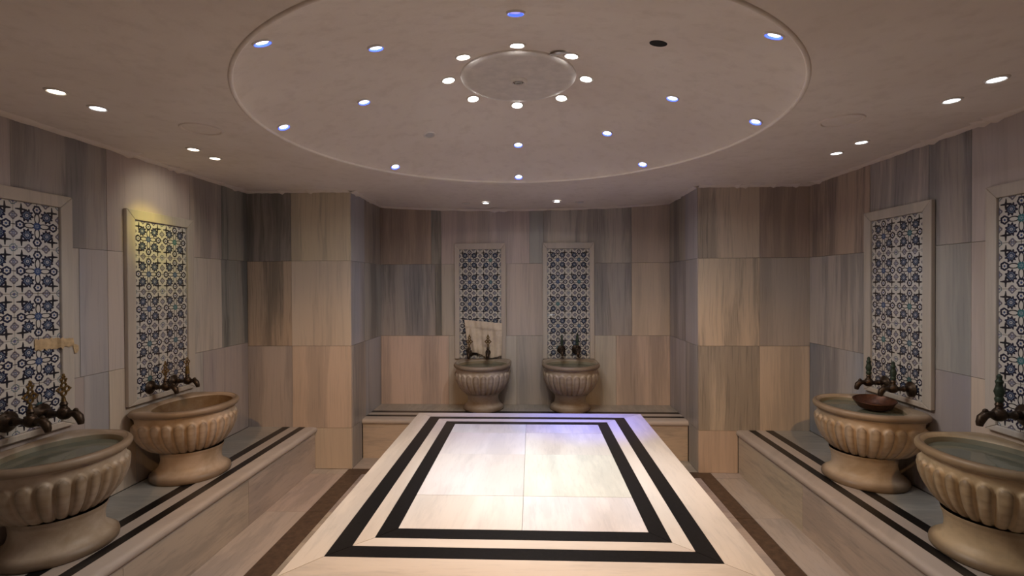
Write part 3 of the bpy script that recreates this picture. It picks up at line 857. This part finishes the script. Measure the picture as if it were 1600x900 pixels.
# ================================================================ taps
def tap_meshes():
    """local: +y out of the wall, x along the wall, z up; origin on the wall plane at the barrel's height"""
    fl_ = MB()
    prof = [(.040, 0.0), (.042, .006), (.034, .012), (.024, .016), (.019, .022), (.017, .026)]
    fl_.rings([[(r*math.cos(a), h, r*math.sin(a)) for a in (2*PI*j/24 for j in range(24))] for r, h in prof], True, True, True)
    br = MB()
    p = [(0, h, 0) for h in (.020, .035, .045, .055, .075, .090, .100, .112, .124)]
    br.tube(p, [.013, .012, .017, .012, .012, .018, .022, .022, .015], 14)
    br.ball((0, .100, .004), .024, 1, 1, 1.1)
    br.tube([(0, .1, .02), (0, .1, .034), (0, .1, .040), (0, .1, .052)], [.015, .011, .014, .009], 12)
    sp = MB()
    sp.tube([(0, .118, 0), (0, .135, .004), (0, .150, .002), (0, .163, -.010), (0, .170, -.028), (0, .171, -.040)], [.014, .013, .015, .016, .013, .010], 12)
    sp.ball((0, .150, .016), .008, 1, 1.3, 1.2, 8, 6)
    hd = MB()                                     # pierced ornamental handle standing up
    z0 = .050
    hd.tube([(0, .1, z0), (0, .1, z0+.02)], [.008, .005], 8)
    U, V = (1, 0, 0), (0, 0, 1)
    for (x, z, r, m) in ((0, .034, .010, .0042), (-.0135, .050, .010, .0042), (.0135, .050, .010, .0042), (0, .050, .005, .003),
                         (0, .066, .010, .0042), (0, .084, .0085, .0040), (0, .100, .0045, .0035)):
        hd.torus((x, .1, z0+z), U, V, r, m, 14, 6)
    for s in (-1, 1):
        hd.ball((s*.027, .1, z0+.050), .005, 1, 1, 1, 8, 6)
        hd.ball((s*.012, .1, z0+.090), .004, 1, 1, 1, 8, 6)
    hd.ball((0, .1, z0+.109), .005, 1, 1, 1, 8, 6)
    sx = MB()                                     # solid spindle handle (verdigris)
    sx.tube([(0, .1, z0+d) for d in (0, .012, .020, .040, .055, .066, .078, .086, .098, .106)],
            [.012, .015, .011, .017, .013, .010, .013, .008, .009, .003], 12)
    fn = MB()
    for (x, z, r, m) in ((0, .060, .012, .0035), (-.014, .078, .009, .003), (.014, .078, .009, .003), (0, .092, .009, .003)):
        fn.torus((x, .1, z0+z), U, V, r, m, 14, 6)
    fn.tube([(0, .1, z0), (0, .1, z0+.02), (0, .1, z0+.05)], [.014, .013, .010], 10)
    fn.ball((0, .1, z0+.104), .005, 1, 1, 1, 8, 6)
    return [m_.mesh(n_, True) for n_, m_ in (('wall_flange', fl_), ('barrel', br), ('spout', sp), ('handle', hd), ('handle', sx), ('handle', fn))]
TF, TB, TS, TH0, TH1, TH2 = tap_meshes()
for me_, m_ in ((TF, M_BRONZE), (TB, M_BRONZE), (TS, M_BRONZE), (TH0, M_BRASS), (TH1, M_VERDI), (TH2, M_BRASS)): me_.materials.append(m_)
def tap(label, loc, rz, kind=0, sc=1.0, brass=False):
    t = empty('wall_tap', loc, rz); t.scale = (sc, sc, sc); tag(t, label, 'tap', 'ornate old taps over the basins')
    link('wall_flange', TF, None, t); link('barrel', TB, None, t); link('spout', TS, None, t)
    link('handle', (TH0, TH1, TH2)[kind], None, t)
WF = .014   # taps sit on the tile face
tap('dark bronze tap with pierced brass handle at the left photo edge', (XL+WF, 2.075, .935), LROT, 0, 1.15)
tap('dark bronze tap with big round flange, right of the photo-edge one, left wall', (XL+WF, 2.225, .930), LROT, 0, 1.2)
tap('bronze tap with pierced brass handle, nearer one over the left far basin', (XL+WF, 2.895, .915), LROT, 0, 1.0)
tap('bronze tap with green handle base and brass finial, farther one over left far basin', (XL+WF, 3.085, .915), LROT, 2, 1.0)
tap('dark tap with green spindle handle, nearer one over the copper bowl', (XR-WF, 2.900, .920), RROT, 1, 1.05)
tap('dark tap with green spindle handle, farther one over the copper bowl', (XR-WF, 3.105, .915), RROT, 1, 1.05)
tap('dark tap with thick green spindle handle at the right photo edge', (XR-WF, 2.245, .945), RROT, 1, 1.2)
tap('left one of two brass taps in front of the hanging cloth', (-.606, YB-WF, .880), NROT, 0, 1.1)
tap('right one of two brass taps in front of the hanging cloth', (-.425, YB-WF, .880), NROT, 0, 1.1)
tap('left one of two dark taps over the right niche basin', (.290, YB-WF, .900), NROT, 1, 1.0)
tap('right one of two dark taps over the right niche basin', (.437, YB-WF, .900), NROT, 1, 1.1)

# ================================================================ copper bowl floating in the right far basin
cb = empty('copper_bowl', (2.08, 2.995, .782)); tag(cb, 'tarnished copper bathing bowl lying in the right far basin', 'bowl')
cb.rotation_euler = (math.radians(4), math.radians(-3), 0)
prof = [(.001, .004), (.020, .010), (.026, .003), (.055, .004), (.080, .016), (.098, .040), (.106, .052), (.110, .053), (.107, .048), (.100, .036), (.083, .011), (.058, -.001), (.026, -.003), (.001, -.003)]
obj('bowl_body', MB().lathe(prof, (0, 0, 0), 48), M_COPPER, cb, smooth=True)
obj('rolled_rim', MB().torus((0, 0, .053), (1, 0, 0), (0, 1, 0), .108, .003, 48, 8), M_COPPER, cb, smooth=True)

# ================================================================ cloth behind the niche taps
def cloth():
    mb = MB(); nx, nz = 36, 30
    for layer in range(2):
        for j in range(nz+1):
            for i in range(nx+1):
                u, v = i/nx, j/nz
                x = -.662+.372*u + .012*(1-v)*(.5-u) + (.03*(1-v) if u < .5 else 0)*(1-2*u)
                ztop = 1.198-.036*u; zbot = .862-.030*u + .02*math.sin(u*7)
                z = zbot+(ztop-zbot)*v
                fold = .008*math.sin(u*38+v*2)*(1-v*.3) + .006*math.sin(u*17+3+v*4) + .010*noise.noise(Vector((u*4, v*4, 2)))
                hem = .008 if v > .78 else 0
                y = YB-.046-fold-hem - (.010 if layer else 0)
                mb.v.append((x, y, z))
    W_ = nx+1; N = W_*(nz+1)
    for j in range(nz):
        for i in range(nx):
            k = j*W_+i
            mb.f.append((k, k+W_, k+W_+1, k+1)); mb.f.append((N+k, N+k+1, N+k+W_+1, N+k+W_))
    for j in range(nz):
        for i in (0, nx):
            k = j*W_+i; mb.f.append((k, N+k, N+k+W_, k+W_) if i == 0 else (k, k+W_, N+k+W_, N+k))
    for i in range(nx):
        for j in (0, nz):
            k = j*W_+i; mb.f.append((k, k+1, N+k+1, N+k) if j == 0 else (k, N+k, N+k+1, k+1))
    return mb
c_ = obj('hanging_cloth', cloth(), M_CLOTH, smooth=True)
tag(c_, 'off-white cloth hanging over the niche tile panel behind the brass taps', 'cloth')

# ================================================================ torn tape on the left near panel
def tape():
    mb = MB(); n = 26; rows = []
    for i in range(n+1):
        u = i/n
        y = 2.20+.235*u
        x = XL+.029 if y < 2.394 else XL+.004
        if y < 2.33: x = XL+.0175
        if 2.315 < y < 2.335: x = XL+.0285
        zc = 1.268-.010*u if u < .80 else 1.222
        h = .026*(1+.15*math.sin(i*2.3)) if u < .55 else .020 if u < .8 else .021
        if i == n: h *= .7
        rows.append([(x+.0015, y, zc-h+.004*math.sin(i*1.7)), (x+.0025, y, zc), (x+.0015, y, zc+h+.003*math.sin(i*2.9)), (x, y, zc+h), (x, y, zc-h)])
    mb.rings(rows, True, True, True)
    return mb
tp = obj('tape_strip', tape(), M_TAPE)
tag(tp, 'torn yellowish tape strip stuck across the left near tile panel frame', 'tape')
